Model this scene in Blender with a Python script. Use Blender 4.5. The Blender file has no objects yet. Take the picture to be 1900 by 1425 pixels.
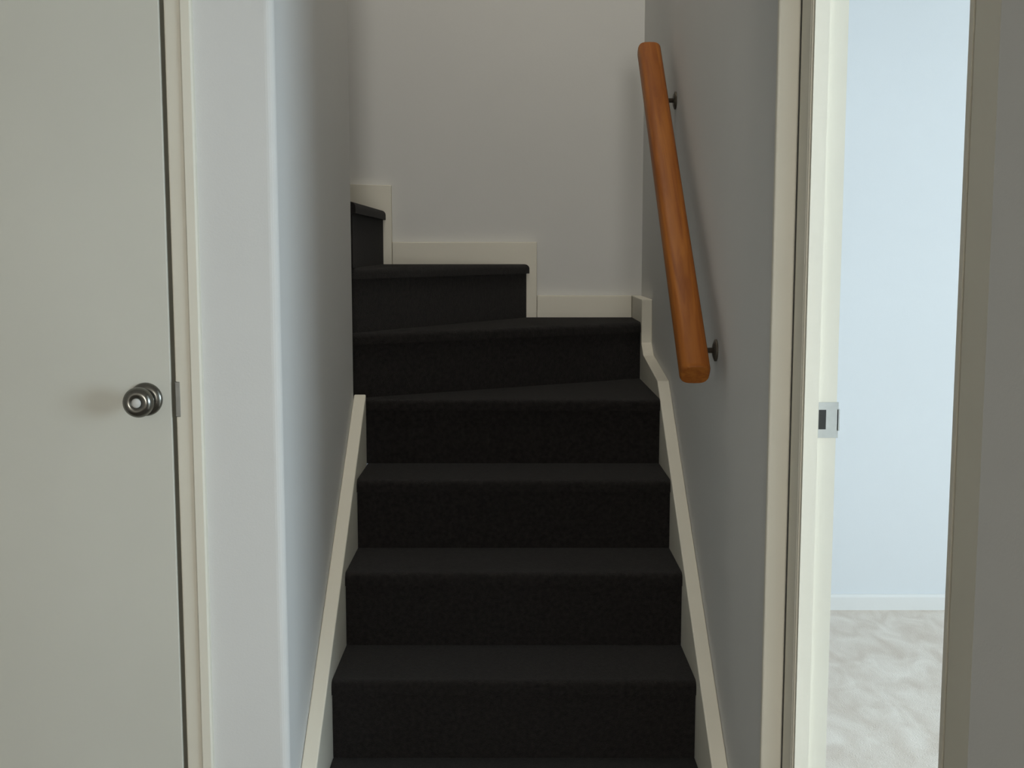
import bpy, bmesh, math, random
from mathutils import Vector, Matrix

random.seed(4)
scene = bpy.context.scene
COL = scene.collection

# ------------------------------------------------------------------ camera
EYE = 1.4231
F_PX = 2217.03
cam_d = bpy.data.cameras.new('camera')
cam_d.sensor_fit = 'HORIZONTAL'
cam_d.sensor_width = 36.0
cam_d.lens = F_PX / 1900.0 * 36.0
cam_d.clip_start = 0.02
cam = bpy.data.objects.new('camera', cam_d)
COL.objects.link(cam)
cam.location = (0, 0, EYE)
cam.rotation_euler = (math.pi / 2 - 0.1131, 0, 0)
scene.camera = cam

# ------------------------------------------------------------------ world, lights, exposure
vs = scene.view_settings
vs.view_transform = 'Standard'
vs.look = 'None'
vs.exposure = 0.0
vs.gamma = 1.0
vs.use_curve_mapping = False

w = bpy.data.worlds.new('sky')
scene.world = w
w.use_nodes = True
wn = w.node_tree.nodes
wn['Background'].inputs['Color'].default_value = (0.72, 0.84, 1.0, 1)
wn['Background'].inputs['Strength'].default_value = 0.6


def area_light(name, loc, rot, sx, sy, watts, color):
    d = bpy.data.lights.new(name, 'AREA')
    d.shape = 'RECTANGLE'
    d.size, d.size_y = sx, sy
    d.energy = watts
    d.color = color
    o = bpy.data.objects.new(name, d)
    COL.objects.link(o)
    o.location = loc
    o.rotation_euler = rot
    return o


HP = math.pi / 2
# daylight entering by the side room's window (faces -x)
area_light('side_room_daylight', (4.10, -0.15, 1.45), (0, HP, 0), 1.3, 1.7, 122, (0.73, 0.885, 1.0))
area_light('side_room_far_fill', (4.10, 3.20, 1.45), (0, HP, 0), 1.3, 1.4, 25, (0.78, 0.91, 1.0))  # fill for an added, unseen second window, brightens the room's back wall
# daylight entering by the hall window behind the photographer (faces +y)
area_light('hall_daylight', (0.08, -3.90, 1.50), (HP, 0, 0), 0.7, 1.2, 80, (1.0, 0.97, 0.91))
# fill from an added, unseen skylight, lights treads and stair walls (faces down)
area_light('stairwell_top_fill', (0.0, 3.02, 4.93), (0, 0, 0), 0.7, 0.9, 23, (1.0, 0.93, 0.83))

# ------------------------------------------------------------------ materials


def mat(name, color, rough=0.6, var=0.04, scale=6.0, bump=0.0, bscale=300.0, metallic=0.0, spec=0.4, sheen=0.0):
    m = bpy.data.materials.new(name)
    m.use_nodes = True
    nt = m.node_tree
    N, L = nt.nodes, nt.links
    b = N['Principled BSDF']
    b.inputs['Roughness'].default_value = rough
    b.inputs['Metallic'].default_value = metallic
    b.inputs['Specular IOR Level'].default_value = spec
    if sheen:
        b.inputs['Sheen Weight'].default_value = sheen
        b.inputs['Sheen Roughness'].default_value = 0.6
    tc = N.new('ShaderNodeTexCoord')
    n = N.new('ShaderNodeTexNoise')
    n.inputs['Scale'].default_value = scale
    n.inputs['Detail'].default_value = 5
    L.new(tc.outputs['Object'], n.inputs['Vector'])
    r = N.new('ShaderNodeValToRGB')
    r.color_ramp.elements[0].position = 0.3
    r.color_ramp.elements[1].position = 0.7
    r.color_ramp.elements[0].color = tuple(c * (1 - var) for c in color) + (1,)
    r.color_ramp.elements[1].color = tuple(min(1, c * (1 + var)) for c in color) + (1,)
    L.new(n.outputs['Fac'], r.inputs['Fac'])
    L.new(r.outputs['Color'], b.inputs['Base Color'])
    if bump:
        n2 = N.new('ShaderNodeTexNoise')
        n2.inputs['Scale'].default_value = bscale
        n2.inputs['Detail'].default_value = 3
        L.new(tc.outputs['Object'], n2.inputs['Vector'])
        bp = N.new('ShaderNodeBump')
        bp.inputs['Strength'].default_value = bump
        bp.inputs['Distance'].default_value = 0.004
        L.new(n2.outputs['Fac'], bp.inputs['Height'])
        L.new(bp.outputs['Normal'], b.inputs['Normal'])
    return m


M = {}
M['wall'] = mat('wall_paint', (0.66, 0.66, 0.64), 0.85, 0.015, 2.0, 0.06, 260, spec=0.2)
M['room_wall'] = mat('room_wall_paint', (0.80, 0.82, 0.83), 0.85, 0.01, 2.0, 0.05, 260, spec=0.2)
M['ceiling'] = mat('ceiling_paint', (0.80, 0.80, 0.79), 0.9, 0.01, 2.0)
M['trim'] = mat('cream_gloss_trim', (0.72, 0.69, 0.59), 0.5, 0.02, 4.0, 0.02, 60)
M['door'] = mat('cream_door_paint', (0.58, 0.575, 0.51), 0.45, 0.02, 3.0, 0.02, 60)
M['white_trim'] = mat('white_trim', (0.84, 0.83, 0.80), 0.4, 0.01, 4.0)
M['carpet'] = mat('dark_carpet', (0.0118, 0.0100, 0.0090), 1.0, 0.45, 90.0, 0.8, 420, spec=0.05, sheen=0.10)
M['hall_carpet'] = mat('grey_brown_carpet', (0.26, 0.24, 0.21), 1.0, 0.25, 60.0, 0.6, 420, spec=0.05)
M['chrome'] = mat('brushed_nickel', (0.20, 0.195, 0.175), 0.25, 0.05, 20.0, metallic=1.0)
M['steel'] = mat('dull_steel', (0.28, 0.285, 0.27), 0.4, 0.08, 40.0, metallic=0.9)
M['button'] = mat('pale_metal_button', (0.55, 0.55, 0.52), 0.45, 0.03, 20.0)
M['pale_steel'] = mat('pale_steel', (0.46, 0.47, 0.45), 0.45, 0.06, 40.0, metallic=0.7)
M['black'] = mat('dark_recess', (0.03, 0.03, 0.027), 0.7, 0.1, 20.0)
M['bracket'] = mat('dark_bronze_bracket', (0.10, 0.085, 0.065), 0.45, 0.15, 30.0, metallic=0.6)
M['glass'] = mat('window_pane', (0.75, 0.85, 0.92), 0.08, 0.01, 2.0)


def pale_carpet():
    m = bpy.data.materials.new('pale_carpet')
    m.use_nodes = True
    nt = m.node_tree
    N, L = nt.nodes, nt.links
    b = N['Principled BSDF']
    b.inputs['Roughness'].default_value = 0.95
    b.inputs['Specular IOR Level'].default_value = 0.1
    tc = N.new('ShaderNodeTexCoord')
    mp = N.new('ShaderNodeMapping')
    mp.inputs['Scale'].default_value = (5.0, 2.6, 1.0)
    L.new(tc.outputs['Object'], mp.inputs['Vector'])
    n = N.new('ShaderNodeTexNoise')
    n.inputs['Scale'].default_value = 2.2
    n.inputs['Detail'].default_value = 6
    n.inputs['Distortion'].default_value = 0.8
    L.new(mp.outputs['Vector'], n.inputs['Vector'])
    r = N.new('ShaderNodeValToRGB')
    e = r.color_ramp.elements
    e[0].position = 0.30
    e[0].color = (0.74, 0.64, 0.55, 1)
    e[1].position = 0.70
    e[1].color = (0.92, 0.84, 0.75, 1)
    L.new(n.outputs['Fac'], r.inputs['Fac'])
    L.new(r.outputs['Color'], b.inputs['Base Color'])
    n2 = N.new('ShaderNodeTexNoise')
    n2.inputs['Scale'].default_value = 220
    L.new(tc.outputs['Object'], n2.inputs['Vector'])
    bp = N.new('ShaderNodeBump')
    bp.inputs['Strength'].default_value = 0.6
    bp.inputs['Distance'].default_value = 0.005
    L.new(n2.outputs['Fac'], bp.inputs['Height'])
    L.new(bp.outputs['Normal'], b.inputs['Normal'])
    return m


M['pale_carpet'] = pale_carpet()


def wood():
    m = bpy.data.materials.new('varnished_orange_wood')
    m.use_nodes = True
    nt = m.node_tree
    N, L = nt.nodes, nt.links
    b = N['Principled BSDF']
    b.inputs['Roughness'].default_value = 0.5
    b.inputs['Specular IOR Level'].default_value = 0.18
    tc = N.new('ShaderNodeTexCoord')
    mp = N.new('ShaderNodeMapping')
    mp.inputs['Scale'].default_value = (26.0, 1.6, 40.0)
    rot = N.new('ShaderNodeMapping')          # turn the grain along the sloping rail
    rot.inputs['Rotation'].default_value = (-math.atan2(0.870, 1.010), 0, 0)
    L.new(tc.outputs['Object'], rot.inputs['Vector'])
    L.new(rot.outputs['Vector'], mp.inputs['Vector'])
    n = N.new('ShaderNodeTexNoise')
    n.inputs['Scale'].default_value = 1.6
    n.inputs['Detail'].default_value = 6
    n.inputs['Distortion'].default_value = 1.2
    L.new(mp.outputs['Vector'], n.inputs['Vector'])
    r = N.new('ShaderNodeValToRGB')
    e = r.color_ramp.elements
    e[0].position = 0.32
    e[0].color = (0.23, 0.068, 0.011, 1)
    e[1].position = 0.70
    e[1].color = (0.37, 0.130, 0.022, 1)
    L.new(n.outputs['Fac'], r.inputs['Fac'])
    L.new(r.outputs['Color'], b.inputs['Base Color'])
    return m


M['wood'] = wood()

# ------------------------------------------------------------------ mesh helpers


def box(bm, x0, x1, y0, y1, z0, z1):
    v = [bm.verts.new(p) for p in ((x0, y0, z0), (x1, y0, z0), (x1, y1, z0), (x0, y1, z0),
                                   (x0, y0, z1), (x1, y0, z1), (x1, y1, z1), (x0, y1, z1))]
    return [bm.faces.new([v[i] for i in q]) for q in
            ((0, 3, 2, 1), (4, 5, 6, 7), (0, 1, 5, 4), (1, 2, 6, 5), (2, 3, 7, 6), (3, 0, 4, 7))]


def prism(bm, poly, axis, a, b):
    """Extrude a 2-D polygon along an axis: 'z' poly=(x,y), 'x' poly=(y,z), 'y' poly=(x,z)."""
    def P(p, t):
        return {'z': (p[0], p[1], t), 'x': (t, p[0], p[1]), 'y': (p[0], t, p[1])}[axis]
    lo = [bm.verts.new(P(p, a)) for p in poly]
    hi = [bm.verts.new(P(p, b)) for p in poly]
    n = len(poly)
    bm.faces.new(lo[::-1])
    bm.faces.new(hi)
    for i in range(n):
        bm.faces.new((lo[i], lo[(i + 1) % n], hi[(i + 1) % n], hi[i]))


def bevel_all(bm, w, seg=2):
    bmesh.ops.bevel(bm, geom=bm.edges[:], offset=w, segments=seg, profile=0.5, affect='EDGES')


def lathe(bm, profile, n=32, mtx=None):
    """profile = [(r, h)] revolved about +z, closed at both ends."""
    rings = []
    for r, h in profile:
        if r < 1e-6:
            rings.append([bm.verts.new((0, 0, h))])
        else:
            rings.append([bm.verts.new((r * math.cos(2 * math.pi * i / n), r * math.sin(2 * math.pi * i / n), h)) for i in range(n)])
    for a, b in zip(rings, rings[1:]):
        for i in range(n):
            j = (i + 1) % n
            if len(a) == 1 and len(b) == 1:
                continue
            if len(a) == 1:
                bm.faces.new((a[0], b[j], b[i]))
            elif len(b) == 1:
                bm.faces.new((a[i], a[j], b[0]))
            else:
                bm.faces.new((a[i], a[j], b[j], b[i]))
    if mtx is not None:
        bmesh.ops.transform(bm, matrix=mtx, verts=bm.verts[:])


def tube(bm, pts, r, n=12):
    rings = []
    pts = [Vector(p) for p in pts]
    for i, p in enumerate(pts):
        d = (pts[min(i + 1, len(pts) - 1)] - pts[max(i - 1, 0)]).normalized()
        s = d.cross(Vector((0.3, 1, 0.1))).normalized()
        t = d.cross(s)
        rings.append([bm.verts.new(p + r * (math.cos(2 * math.pi * k / n) * s + math.sin(2 * math.pi * k / n) * t)) for k in range(n)])
    for a, b in zip(rings, rings[1:]):
        for i in range(n):
            bm.faces.new((a[i], a[(i + 1) % n], b[(i + 1) % n], b[i]))
    bm.faces.new(rings[0][::-1])
    bm.faces.new(rings[-1])


def obj(name, bm, material, parent=None, smooth=False, label=None):
    bmesh.ops.recalc_face_normals(bm, faces=bm.faces[:])
    me = bpy.data.meshes.new(name)
    bm.to_mesh(me)
    bm.free()
    if smooth:
        for p in me.polygons:
            p.use_smooth = True
    me.materials.append(material)
    o = bpy.data.objects.new(name, me)
    COL.objects.link(o)
    if parent is not None:
        o.parent = parent
        o.matrix_parent_inverse = parent_world(parent).inverted()
    if label:
        o['label'] = label
    return o


def parent_world(p):
    m = Matrix.LocRotScale(p.location, p.rotation_euler, p.scale)
    if p.parent is not None:
        m = parent_world(p.parent) @ p.matrix_parent_inverse @ m
    return m


def empty(name, loc, label, cat):
    o = bpy.data.objects.new(name, None)
    o.empty_display_size = 0.1
    COL.objects.link(o)
    o.location = loc
    o['label'] = label
    o['category'] = cat
    return o


def struct(name, bm, material, label, cat):
    o = obj(name, bm, material)
    o['kind'] = 'structure'
    o['label'] = label
    o['category'] = cat
    return o


# ------------------------------------------------------------------ measured layout
R = 0.195            # rise
G = 0.2566           # going
YA = 2.7678          # nosing of the second step
XL, XR = -0.4333, 0.4423      # carpet edges
WL, WR = -0.4694, 0.4794      # stair walls
YC = YA + 3 * G               # 3.5376: where the winders pivot
YB = 4.4326                   # back wall of the stairwell
YF = 2.4104                   # plane of the hall wall with the cream door
XH = 0.515                    # face of the casing on the hall's right wall
XRM = 0.576                   # room side of that wall
YJ = 2.109                    # far jamb of the side doorway
YN = 1.380                    # near jamb of the side doorway
HALL_Z = 2.45
TOP_Z = 5.0
YRB = 4.613                   # back wall of the side room
XHL = -2.2                    # hall left end

# ------------------------------------------------------------------ structure: floors
bm = bmesh.new()
box(bm, XHL, XH + 0.01, -4.0, YA - G + 0.02, -0.1, 0.0)
struct('floor', bm, M['hall_carpet'], 'grey brown carpeted hallway floor before the foot of the stairs', 'floor')
bm = bmesh.new()
box(bm, XH + 0.01, 4.25, -2.6, YRB + 0.1, -0.1, 0.0)
struct('floor_side_room', bm, M['pale_carpet'], 'pale mottled carpet seen through the bright doorway on the right', 'floor')
bm = bmesh.new()
box(bm, -2.65, WL - 5 * G, YC - 0.1, YB, 13 * R - 0.2, 13 * R)
struct('floor_landing', bm, M['carpet'], 'dark carpeted landing at the top of the stairs', 'floor')

# ------------------------------------------------------------------ structure: walls
DX1 = -0.6905        # right edge of the door leaf
DX0 = DX1 - 0.762    # left edge
DH = 2.035
LIN = 0.028          # lining thickness
# left stair wall with its rounded outer corner, returning to the door opening
bm = bmesh.new()
ox = DX1 + 0.008 + LIN
poly = [(ox, YF), (WL, YF), (WL, YC - 0.012), (WL - 0.1, YC - 0.012), (WL - 0.1, YF + 0.1), (ox, YF + 0.1)]
prism(bm, poly, 'z', 0, TOP_Z)
bm.edges.ensure_lookup_table()
es = [e for e in bm.edges if all(abs(v.co.x - WL) < 1e-6 and v.co.y < YC for v in e.verts) and abs(e.verts[0].co.z - e.verts[1].co.z) > 1]
bmesh.ops.bevel(bm, geom=es, offset=0.018, segments=6, profile=0.5, affect='EDGES')
struct('wall_left', bm, M['wall'], 'white wall rising along the left of the stairs with a rounded corner', 'wall')
# the rest of the door wall: over the door and left of it
bm = bmesh.new()
ol = DX0 - 0.004 - LIN
box(bm, XHL, ol, YF, YF + 0.1, 0, HALL_Z)
box(bm, ol, ox, YF, YF + 0.1, DH + 0.004 + LIN, HALL_Z)
struct('wall_door_side', bm, M['wall'], 'white hallway wall holding the cream door', 'wall')
bm = bmesh.new()
box(bm, XHL - 0.1, XHL, -4.1, YF + 0.1, 0, HALL_Z)
struct('wall_hall_left', bm, M['wall'], 'white end wall far left of the hallway', 'wall')
# cupboard behind the cream door
bm = bmesh.new()
box(bm, DX0 - 0.1, WL - 0.1, YF + 0.9, YF + 1.0, 0, HALL_Z - 0.1)
struct('wall_cupboard', bm, M['wall'], 'back wall of the cupboard behind the cream door', 'wall')
# right stair wall
bm = bmesh.new()
box(bm, WR, XRM - 0.002, 2.205, YB + 0.1, 0, TOP_Z)
struct('wall_right', bm, M['wall'], 'grey shaded wall on the right of the stairs behind the handrail', 'wall')
# hall right wall, with the doorway into the side room
bm = bmesh.new()
HX0 = XH + 0.012
box(bm, HX0, XRM - 0.002, YJ + 0.022, 2.205, 0, HALL_Z)
box(bm, XH - 0.010, XRM - 0.002, -4.1, YN - 0.111, 0, HALL_Z)
box(bm, HX0, XRM - 0.002, YN - 0.111, YN - 0.022, 0, HALL_Z)
box(bm, HX0, XRM - 0.002, YN - 0.022, YJ + 0.022, DH + 0.03, HALL_Z)
struct('wall_hall_right', bm, M['wall'], 'dark grey shaded hallway wall at the right edge beside the doorway', 'wall')
# stairwell back wall
bm = bmesh.new()
box(bm, -2.75, WR, YB, YB + 0.1, 0, TOP_Z)
struct('wall_back', bm, M['wall'], 'taupe shaded wall closing the stairwell behind the winding steps', 'wall')
# wall on the near side of the upper flight, and its far end with the landing window
bm = bmesh.new()
box(bm, -2.75, WL - 0.1, YC - 0.112, YC - 0.012, HALL_Z, TOP_Z)
box(bm, WL - 0.1 - 0.9, WL - 0.1, YC - 0.112, YC - 0.012, 0, HALL_Z)
struct('wall_upper_flight', bm, M['wall'], 'wall beside the hidden upper flight of stairs', 'wall')
bm = bmesh.new()
box(bm, -2.75, -2.65, YC - 0.112, YB + 0.1, 13 * R - 0.2, TOP_Z)
struct('wall_landing', bm, M['wall'], 'landing end wall at the top of the hidden upper flight', 'wall')
# wall above the hall ceiling that closes the stairwell towards the hall
bm = bmesh.new()
box(bm, WL, WR, YF + 0.02, YF + 0.12, HALL_Z, TOP_Z)
struct('wall_bulkhead', bm, M['wall'], 'bulkhead above the foot of the stairs', 'wall')
# hall wall behind the photographer, with a window
HW = (-0.29, 0.45, 0.88, 2.12)
bm = bmesh.new()
box(bm, XHL - 0.1, HW[0], -4.1, -4.0, 0, HALL_Z)
box(bm, HW[1], XRM, -4.1, -4.0, 0, HALL_Z)
box(bm, HW[0], HW[1], -4.1, -4.0, 0, HW[2])
box(bm, HW[0], HW[1], -4.1, -4.0, HW[3], HALL_Z)
struct('wall_behind', bm, M['wall'], 'hallway wall behind the photographer with a window', 'wall')
# side room
bm = bmesh.new()
box(bm, XRM - 0.002, 4.25, YRB, YRB + 0.1, 0, HALL_Z)
struct('wall_side_room_back', bm, M['room_wall'], 'bright bluish white wall seen through the right doorway', 'wall')
bm = bmesh.new()
box(bm, XRM - 0.002, 4.25, -2.6, -2.5, 0, HALL_Z)
struct('wall_side_room_near', bm, M['room_wall'], 'near wall of the bright side room', 'wall')
RW = (-1.0, 0.7, 0.8, 2.1)
bm = bmesh.new()
RV = (2.5, 3.9, 0.8, 2.1)  # opening of the added second window
box(bm, 4.15, 4.25, -2.5, RW[0], 0, HALL_Z)
box(bm, 4.15, 4.25, RW[1], RV[0], 0, HALL_Z)
box(bm, 4.15, 4.25, RV[1], YRB, 0, HALL_Z)
for q in (RW, RV):
    box(bm, 4.15, 4.25, q[0], q[1], 0, q[2])
    box(bm, 4.15, 4.25, q[0], q[1], q[3], HALL_Z)
struct('wall_side_room_right', bm, M['room_wall'], 'window wall of the bright side room', 'wall')
# ceilings
bm = bmesh.new()
box(bm, XHL - 0.1, XRM, -4.1, YF + 0.12, HALL_Z, HALL_Z + 0.1)
struct('ceiling', bm, M['ceiling'], 'white hallway ceiling', 'ceiling')
bm = bmesh.new()
box(bm, XRM, 4.25, -2.6, YRB + 0.1, HALL_Z, HALL_Z + 0.1)
struct('ceiling_side_room', bm, M['ceiling'], 'white ceiling of the bright side room', 'ceiling')
SK = (-0.36, 0.36, 2.56, 3.48)       # opening of the added skylight
bm = bmesh.new()
box(bm, -2.75, SK[0], YF, YB + 0.1, TOP_Z, TOP_Z + 0.1)
box(bm, SK[1], XRM, YF, YB + 0.1, TOP_Z, TOP_Z + 0.1)
box(bm, SK[0], SK[1], YF, SK[2], TOP_Z, TOP_Z + 0.1)
box(bm, SK[0], SK[1], SK[3], YB + 0.1, TOP_Z, TOP_Z + 0.1)
struct('ceiling_stairwell', bm, M['ceiling'], 'white ceiling high above the stairs with an added skylight', 'ceiling')


def window(name, axis, at, a0, a1, z0, z1, label):
    """framed window in a wall opening; axis 'x' = the wall's normal is x."""
    def bx(bm, p0, p1, q0, q1, r0, r1):   # p along wall, q depth, r height
        if axis == 'x':
            box(bm, q0, q1, p0, p1, r0, r1)
        else:
            box(bm, p0, p1, q0, q1, r0, r1)
    bm = bmesh.new()
    t = 0.045
    bx(bm, a0, a1, at, at + 0.06, z0, z0 + t)
    bx(bm, a0, a1, at, at + 0.06, z1 - t, z1)
    bx(bm, a0, a0 + t, at, at + 0.06, z0 + t, z1 - t)
    bx(bm, a1 - t, a1, at, at + 0.06, z0 + t, z1 - t)
    mid = (a0 + a1) / 2
    bx(bm, mid - t / 2, mid + t / 2, at, at + 0.06, z0 + t, z1 - t)
    o = struct(name, bm, M['white_trim'], label, 'window')
    for p, q in ((a0 + t, mid - t / 2), (mid + t / 2, a1 - t)):
        bm = bmesh.new()
        bx(bm, p, q, at + 0.027, at + 0.033, z0 + t, z1 - t)
        obj('pane', bm, M['glass'], o)
    return o


window('window_1', 'x', 4.17, RW[0], RW[1], RW[2], RW[3], 'wide white framed window lighting the side room')
window('added_window', 'x', 4.17, RV[0], RV[1], RV[2], RV[3], 'narrower white framed window, unseen, added to brighten the far wall of the side room')
window('window_2', 'y', -4.08, HW[0], HW[1], HW[2], HW[3], 'white framed window behind the photographer')
bm = bmesh.new()
for q in ((SK[0], SK[1], SK[2], SK[2] + 0.04), (SK[0], SK[1], SK[3] - 0.04, SK[3]),
          (SK[0], SK[0] + 0.04, SK[2] + 0.04, SK[3] - 0.04), (SK[1] - 0.04, SK[1], SK[2] + 0.04, SK[3] - 0.04)):
    box(bm, *q, TOP_Z + 0.02, TOP_Z + 0.09)
sky_w = struct('added_skylight', bm, M['white_trim'], 'unseen skylight added in the ceiling to light the stairs from above', 'window')
bm = bmesh.new()
box(bm, SK[0] + 0.04, SK[1] - 0.04, SK[2] + 0.04, SK[3] - 0.04, TOP_Z + 0.05, TOP_Z + 0.056)
obj('pane', bm, M['glass'], sky_w)

# ------------------------------------------------------------------ skirting boards


def skirting(name, poly, axis, a, b, material, label):
    bm = bmesh.new()
    prism(bm, poly, axis, a, b)
    return struct(name, bm, material, label, 'baseboard')


y = YRB
skirting('baseboard_side_room', [(y, 0), (y - 0.016, 0), (y - 0.016, 0.052), (y - 0.009, 0.062), (y, 0.062)], 'x',
         XRM, 4.15, M['white_trim'], 'low white skirting board between bright wall and pale carpet')
skirting('baseboard_hall_right', [(XH - 0.010, 0), (XH - 0.010, 0.09), (XH - 0.016, 0.09), (XH - 0.024, 0.075), (XH - 0.024, 0)], 'y',
         -4.0, YN - 0.115, M['trim'], 'cream skirting board along the right hallway wall')
skirting('baseboard_hall_left', [(YF, 0), (YF - 0.014, 0), (YF - 0.014, 0.075), (YF - 0.006, 0.09), (YF, 0.09)], 'x',
         DX1 + 0.07, WL - 0.018, M['trim'], 'cream skirting board beside the cream door')

# ------------------------------------------------------------------ the cream door on the left
bm = bmesh.new()
YD = YF - 0.006      # leaf face, a little behind the casing
box(bm, DX0, DX1, YD, YD + 0.036, 0.006, DH)
bmesh.ops.bevel(bm, geom=bm.edges[:], offset=0.0025, segments=2, profile=0.5, affect='EDGES')
door = struct('door_1', bm, M['door'], 'flat cream door with a round metal knob, closed, at the left', 'door')
KX, KZ = -0.7420, 1.119
km = Matrix.Translation((KX, YD, KZ)) @ Matrix.Rotation(HP, 4, 'X')     # +z -> -y (towards the camera)
bm = bmesh.new()
lathe(bm, [(0, 0), (0.034, 0), (0.034, 0.003), (0.031, 0.007), (0.022, 0.010), (0, 0.010)], 40, km)
rose = obj('rose', bm, M['chrome'], door, True, 'round metal plate behind the knob')
bm = bmesh.new()
lathe(bm, [(0, 0.008), (0.011, 0.008), (0.0105, 0.026), (0.015, 0.032), (0.025, 0.038), (0.0300, 0.046), (0.0305, 0.053),
           (0.0285, 0.060), (0.022, 0.065), (0.0125, 0.0665), (0.0115, 0.0645), (0, 0.0640)], 40, km)
knob = obj('knob', bm, M['chrome'], door, True, 'round brushed metal door knob')
bm = bmesh.new()
lathe(bm, [(0, 0.0640), (0.0095, 0.0640), (0.0095, 0.0655), (0.006, 0.0670), (0, 0.0675)], 24, km)
obj('push_button', bm, M['button'], knob, True, 'pale button in the middle of the knob')
# latch faceplate on the door's edge side and the strike on the casing
# casing and lining of this door
bm = bmesh.new()
cx0 = DX1 + 0.012
cx1 = -0.6262
for a, b in ((cx0, cx1), (DX0 - 0.012 - 0.065, DX0 - 0.012)):
    lo, hi = (a, b) if a == cx0 else (b, a)       # lo = edge nearest the door
    prism(bm, [(lo, YF), (lo, YF - 0.009), (lo + (hi - lo) * 0.55, YF - 0.012), (lo + (hi - lo) * 0.62, YF - 0.017),
               (hi - (hi - lo) * 0.06, YF - 0.017), (hi, YF - 0.013), (hi, YF)], 'z', 0, DH + 0.012)
prism(bm, [(YF, DH + 0.012), (YF - 0.010, DH + 0.012), (YF - 0.017, DH + 0.06), (YF - 0.013, DH + 0.077), (YF, DH + 0.077)], 'x',
      DX0 - 0.077, cx1)
casing = struct('trim_1', bm, M['trim'], 'cream moulded casing around the left door', 'door casing')
bm = bmesh.new()
for a, b in ((DX1 + 0.008, DX1 + 0.008 + LIN), (DX0 - 0.004 - LIN, DX0 - 0.004)):
    box(bm, a, b, YF, YF + 0.1, 0, DH + 0.004 + LIN)
box(bm, DX0 - 0.004, DX1 + 0.008, YF, YF + 0.1, DH + 0.004, DH + 0.004 + LIN)
box(bm, DX1 - 0.010, DX1 + 0.008, YD + 0.038, YD + 0.052, 0, DH + 0.004)
obj('lining', bm, M['trim'], casing)
bm = bmesh.new()
box(bm, DX1 + 0.0085, DX1 + 0.0190, YF - 0.0105, YF - 0.0005, KZ - 0.036, KZ + 0.036)
bmesh.ops.bevel(bm, geom=bm.edges[:], offset=0.0015, segments=2, profile=0.5, affect='EDGES')
obj('strike_plate', bm, M['steel'], casing, label='small grey strike plate beside the door knob')

# ------------------------------------------------------------------ the doorway into the bright room
# painted board on the end of the stair wall
bm = bmesh.new()
box(bm, WR - 0.0035, XH, 2.189, 2.205, 0, HALL_Z)
bmesh.ops.bevel(bm, geom=[e for e in bm.edges if abs(e.verts[0].co.z - e.verts[1].co.z) > 1], offset=0.004, segments=3, profile=0.5, affect='EDGES')
struct('trim_2', bm, M['trim'], 'narrow cream board capping the right stair wall, left of the doorway', 'trim')
bm = bmesh.new()
box(bm, XH + 0.001, XRM + 0.002, YJ, YJ + 0.022, 0, DH + 0.022)
box(bm, XH + 0.007, XRM + 0.002, YN - 0.022, YN, 0, DH + 0.022)
box(bm, XH + 0.001, XRM + 0.002, YN, YJ, DH, DH + 0.022)
frame = struct('trim_3', bm, M['trim'], 'cream frame of the open doorway into the bright room', 'door frame')
bm = bmesh.new()
box(bm, XH + 0.003, XH + 0.028, YJ - 0.011, YJ, 0, DH)
box(bm, XH + 0.003, XH + 0.028, YN, YN + 0.011, 0, DH)
box(bm, XH + 0.003, XH + 0.028, YN + 0.011, YJ - 0.011, DH - 0.011, DH)
obj('door_stop', bm, M['trim'], frame)
bm = bmesh.new()
prism(bm, [(HX0, YJ + 0.003), (XH + 0.003, YJ + 0.003), (XH, YJ + 0.008), (XH, 2.180), (XH + 0.003, 2.189), (HX0, 2.189)], 'z', 0, DH + 0.07)
obj('casing', bm, M['trim'], frame)
bm = bmesh.new()
prism(bm, [(HX0, YN - 0.002), (XH + 0.006, YN - 0.002), (XH + 0.0035, YN - 0.006), (XH - 0.010, YN - 0.1105), (HX0, YN - 0.1105)], 'z', 0, DH + 0.07)
obj('casing', bm, M['trim'], frame)
bm = bmesh.new()
prism(bm, [(HX0, DH + 0.004), (XH + 0.003, DH + 0.004), (XH, DH + 0.060), (XH + 0.003, DH + 0.070), (HX0, DH + 0.070)], 'y', YN - 0.003, YJ + 0.003)
obj('casing', bm, M['trim'], frame)
# strike plate with its dark latch hole
SZ = 1.120
bm = bmesh.new()
box(bm, 0.5455, 0.5810, YJ - 0.0018, YJ + 0.0002, SZ - 0.033, SZ + 0.031)
box(bm, 0.5790, 0.5835, YJ - 0.0018, YJ + 0.0065, SZ - 0.020, SZ + 0.018)
strike = obj('strike_plate', bm, M['pale_steel'], frame, label='grey metal strike plate on the jamb')
bm = bmesh.new()
box(bm, 0.5462, 0.5590, YJ - 0.0026, YJ - 0.0016, SZ - 0.0175, SZ + 0.0175)
obj('latch_hole', bm, M['black'], strike, label='dark latch hole')
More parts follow.
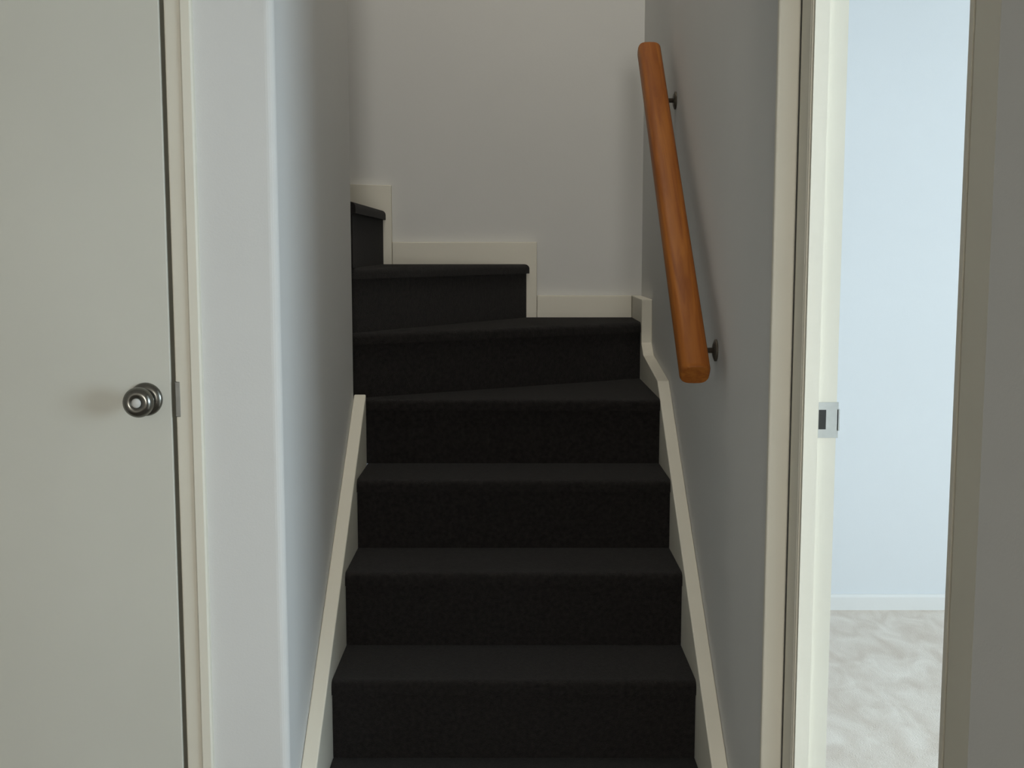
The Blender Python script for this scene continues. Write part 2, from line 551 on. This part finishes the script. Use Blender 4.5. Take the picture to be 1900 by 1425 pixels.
# the door of this doorway, swung right back against the room side of the wall
hinge = (XRM + 0.03, YN - 0.006)
bm = bmesh.new()
box(bm, 0, 0.036, -0.725, 0, 0.008, DH - 0.004)
bmesh.ops.bevel(bm, geom=bm.edges[:], offset=0.0025, segments=2, profile=0.5, affect='EDGES')
bmesh.ops.transform(bm, matrix=Matrix.Translation((hinge[0], hinge[1], 0)) @ Matrix.Rotation(math.radians(5), 4, 'Z'), verts=bm.verts[:])
door2 = struct('door_2', bm, M['door'], 'cream door of the bright room, folded back out of sight', 'door')
bm = bmesh.new()
lathe(bm, [(0, 0), (0.034, 0), (0.034, 0.004), (0.012, 0.010), (0.0105, 0.026), (0.025, 0.036), (0.0305, 0.050), (0.022, 0.062), (0, 0.064)], 32,
      Matrix.Translation((hinge[0], hinge[1], 0)) @ Matrix.Rotation(math.radians(5), 4, 'Z') @ Matrix.Translation((0.036, -0.665, SZ)) @ Matrix.Rotation(HP, 4, 'Y'))
obj('knob', bm, M['chrome'], door2, True)

# ------------------------------------------------------------------ the staircase
stair = empty('staircase', (0, YA - G, 0), 'narrow dark carpeted staircase winding left at the top, cream strings', 'staircase')
NOSE = 0.034       # thickness of the rounded carpeted edge
OVER = 0.010       # overhang


def tread(poly, top):
    """poly: plan outline whose first edge (0-1) is the nosing."""
    a, b = Vector(poly[0]), Vector(poly[1])
    bm = bmesh.new()
    prism(bm, poly, 'z', top - NOSE, top)
    es = []
    for e in bm.edges:
        ends = [v.co for v in e.verts]
        if all(min((c.xy - a).length, (c.xy - b).length) < 1e-5 for c in ends) and min(c.z for c in ends) > top - 1e-6:
            es.append(e)
    bmesh.ops.bevel(bm, geom=es, offset=0.016, segments=6, profile=0.5, affect='EDGES')
    o = obj('tread', bm, M['carpet'], stair)
    return o


def riser(p, q, top, low, ext=0.0):
    """riser panel set back under the nosing p-q (plan points, left to right seen from below)."""
    p, q = Vector(p), Vector(q)
    if ext:
        u = (q - p).normalized()
        p, q = p - u * 0.02, q + u * ext
    n = Vector((-(q - p).y, (q - p).x)).normalized()      # away from the walker
    a, b = p + n * OVER, q + n * OVER
    c, d = q + n * (OVER + 0.02), p + n * (OVER + 0.02)
    bm = bmesh.new()
    prism(bm, [tuple(a), tuple(b), tuple(c), tuple(d)], 'z', low, top)
    return obj('riser', bm, M['carpet'], stair)


# straight flight: steps 1..4, then step 5 is the first winder
for k in range(1, 5):
    y = YA + (k - 2) * G
    tread([(XL, y), (XR, y), (XR, y + G + OVER), (XL, y + G + OVER)], k * R)
    riser((XL, y), (XR, y), k * R - NOSE, (k - 1) * R)
PV = (WL - 0.012, YC)                      # the pivot at the end of the left wall
ES = (0.4430, 4.1045)                      # nosing ends of the winders
FS = (0.0642, YB - 0.026)
GS = (WL + 0.002, YB - 0.026)
# a small offset keeps the three narrow ends apart, as the carpet turns round the post
P5 = (XL - 0.03, YC)
P6 = (PV[0], YC + 0.012)
P7 = (PV[0], YC + 0.030)
P8 = (WL + 0.008, YC + 0.045)
BK = YB - 0.026
tread([P5, (XR, YC), (XR, ES[1] + 0.02), (P6[0], P6[1] + 0.03)], 5 * R)
riser(P5, (XR, YC), 5 * R - NOSE, 4 * R)
tread([P6, ES, (XR, BK), (FS[0] - 0.02, BK), (P7[0], P7[1] + 0.03)], 6 * R)
riser(P6, ES, 6 * R - NOSE, 5 * R, 0.025)
tread([P7, FS, (GS[0] - 0.02, BK), (PV[0] - 0.02, P8[1] + 0.02)], 7 * R)
riser(P7, FS, 7 * R - NOSE, 6 * R, 0.004)
# upper flight, climbing away to the left
for k in range(8, 14):
    x = WL + 0.008 - (k - 8) * G
    x1 = x - G - OVER if k < 13 else x - 0.06
    tread([(x, YC + 0.02), (x, BK), (x1, BK), (x1, YC + 0.02)], k * R)
    riser((x, YC + 0.02), (x, BK), k * R - NOSE, (k - 1) * R)


def stringer(poly, axis, a, b):
    bm = bmesh.new()
    prism(bm, poly, axis, a, b)
    bmesh.ops.bevel(bm, geom=bm.edges[:], offset=0.003, segments=2, profile=0.5, affect='EDGES')
    return obj('stringer', bm, M['trim'], stair, label='cream painted board between carpet and wall')


def nl(y):            # height of the line through the nosings
    return 2 * R + (y - YA) / G * R


# left string
yl0, yl1 = YF + 0.012, YC - 0.016
stringer([(yl0, 0.0), (yl0, nl(yl0) + 0.062), (yl1, nl(yl1) + 0.030), (yl1, nl(yl1) - 0.32), (yl0 + 0.25, 0.0)], 'x', WL + 0.0005, XL - 0.0005)
# right string, stepping up round the winders
yr0 = 2.215
stringer([(yr0, 0.0), (yr0, max(0.06, nl(yr0) + 0.06)), (3.62, 1.022), (4.02, 1.062), (4.085, 1.10), (4.085, 1.250), (YB - 0.002, 1.250), (YB - 0.002, 0.80), (yr0 + 0.3, 0.0)],
         'x', XR + 0.0005, WR - 0.0005)
# back strings, one step for each winder
stringer([(FS[0] + 0.028, 6 * R - 0.02), (FS[0] + 0.028, 1.250), (WR - 0.038, 1.250), (WR - 0.038, 6 * R - 0.02)], 'y', YB - 0.025, YB - 0.0005)
stringer([(WL + 0.03, 7 * R - 0.02), (WL + 0.03, 1.446), (FS[0] + 0.027, 1.446), (FS[0] + 0.027, 6 * R - 0.02)], 'y', YB - 0.025, YB - 0.0005)
up = [(WL + 0.029, 7 * R - 0.02), (WL + 0.029, 1.652), (WL - 0.13, 1.652), (WL - 0.13 - 5 * G, 1.652 + 5 * R), (WL - 0.13 - 5 * G, 1.2 + 5 * R)]
stringer(up, 'y', YB - 0.025, YB - 0.0005)

# ------------------------------------------------------------------ handrail
A = Vector((0.408, 2.645, 1.142))
B = Vector((0.408, 3.655, 2.012))
rail = empty('handrail', A, 'orange varnished wooden handrail fixed to the right stair wall', 'handrail')
d = (B - A)
Lr = d.length
d.normalize()
side = Vector((1, 0, 0))
upv = side.cross(d).normalized()
bm = bmesh.new()
hw, hh, n = 0.034, 0.030, 28
sec = []
for i in range(n):
    t = 2 * math.pi * i / n
    c, s = math.cos(t), math.sin(t)
    ex = 0.62
    sec.append((hw * math.copysign(abs(c) ** ex, c), hh * math.copysign(abs(s) ** ex, s)))
rings = []
for t, k in ((0, 0.86), (0.004, 0.95), (0.010, 1.0), (Lr - 0.010, 1.0), (Lr - 0.004, 0.95), (Lr, 0.86)):
    rings.append([bm.verts.new(A + d * t + side * (px * k) + upv * (pz * k)) for px, pz in sec])
for a, b in zip(rings, rings[1:]):
    for i in range(n):
        bm.faces.new((a[i], a[(i + 1) % n], b[(i + 1) % n], b[i]))
bm.faces.new(rings[0][::-1])
bm.faces.new(rings[-1])
ro = obj('rail', bm, M['wood'], rail, True)
for p in ro.data.polygons:
    if len(p.vertices) > 4:
        p.use_smooth = False
for s in (0.17, Lr - 0.14):
    P = A + d * s - upv * hh                   # underside of the rail
    Q = Vector((WR, P.y, P.z - 0.045))         # on the wall
    bm = bmesh.new()
    lathe(bm, [(0, 0), (0.026, 0), (0.026, 0.004), (0.016, 0.008), (0, 0.008)], 24,
          Matrix.Translation((WR, Q.y, Q.z)) @ Matrix.Rotation(-HP, 4, 'Y'))
    plate_bm = bm
    bm = bmesh.new()
    pts = [(WR - 0.006, Q.y, Q.z), (WR - 0.035, Q.y, Q.z), (WR - 0.056, Q.y, Q.z + 0.006), (P.x + 0.004, Q.y, Q.z + 0.020), (P.x, P.y, P.z - 0.001)]
    tube(bm, pts, 0.0065)
    br = obj('bracket', bm, M['bracket'], rail, True, 'dark metal bracket arm')
    obj('wall_plate', plate_bm, M['bracket'], br, True)
    bm = bmesh.new()
    a, b = P - d * 0.03 - upv * 0.001, P + d * 0.03 - upv * 0.001
    vs_ = []
    for q in (a, b):
        for sx in (-0.011, 0.011):
            for h in (0.0, -0.004):
                vs_.append(bm.verts.new(q + side * sx + upv * h))
    bmesh.ops.convex_hull(bm, input=bm.verts[:])
    obj('saddle', bm, M['bracket'], br)
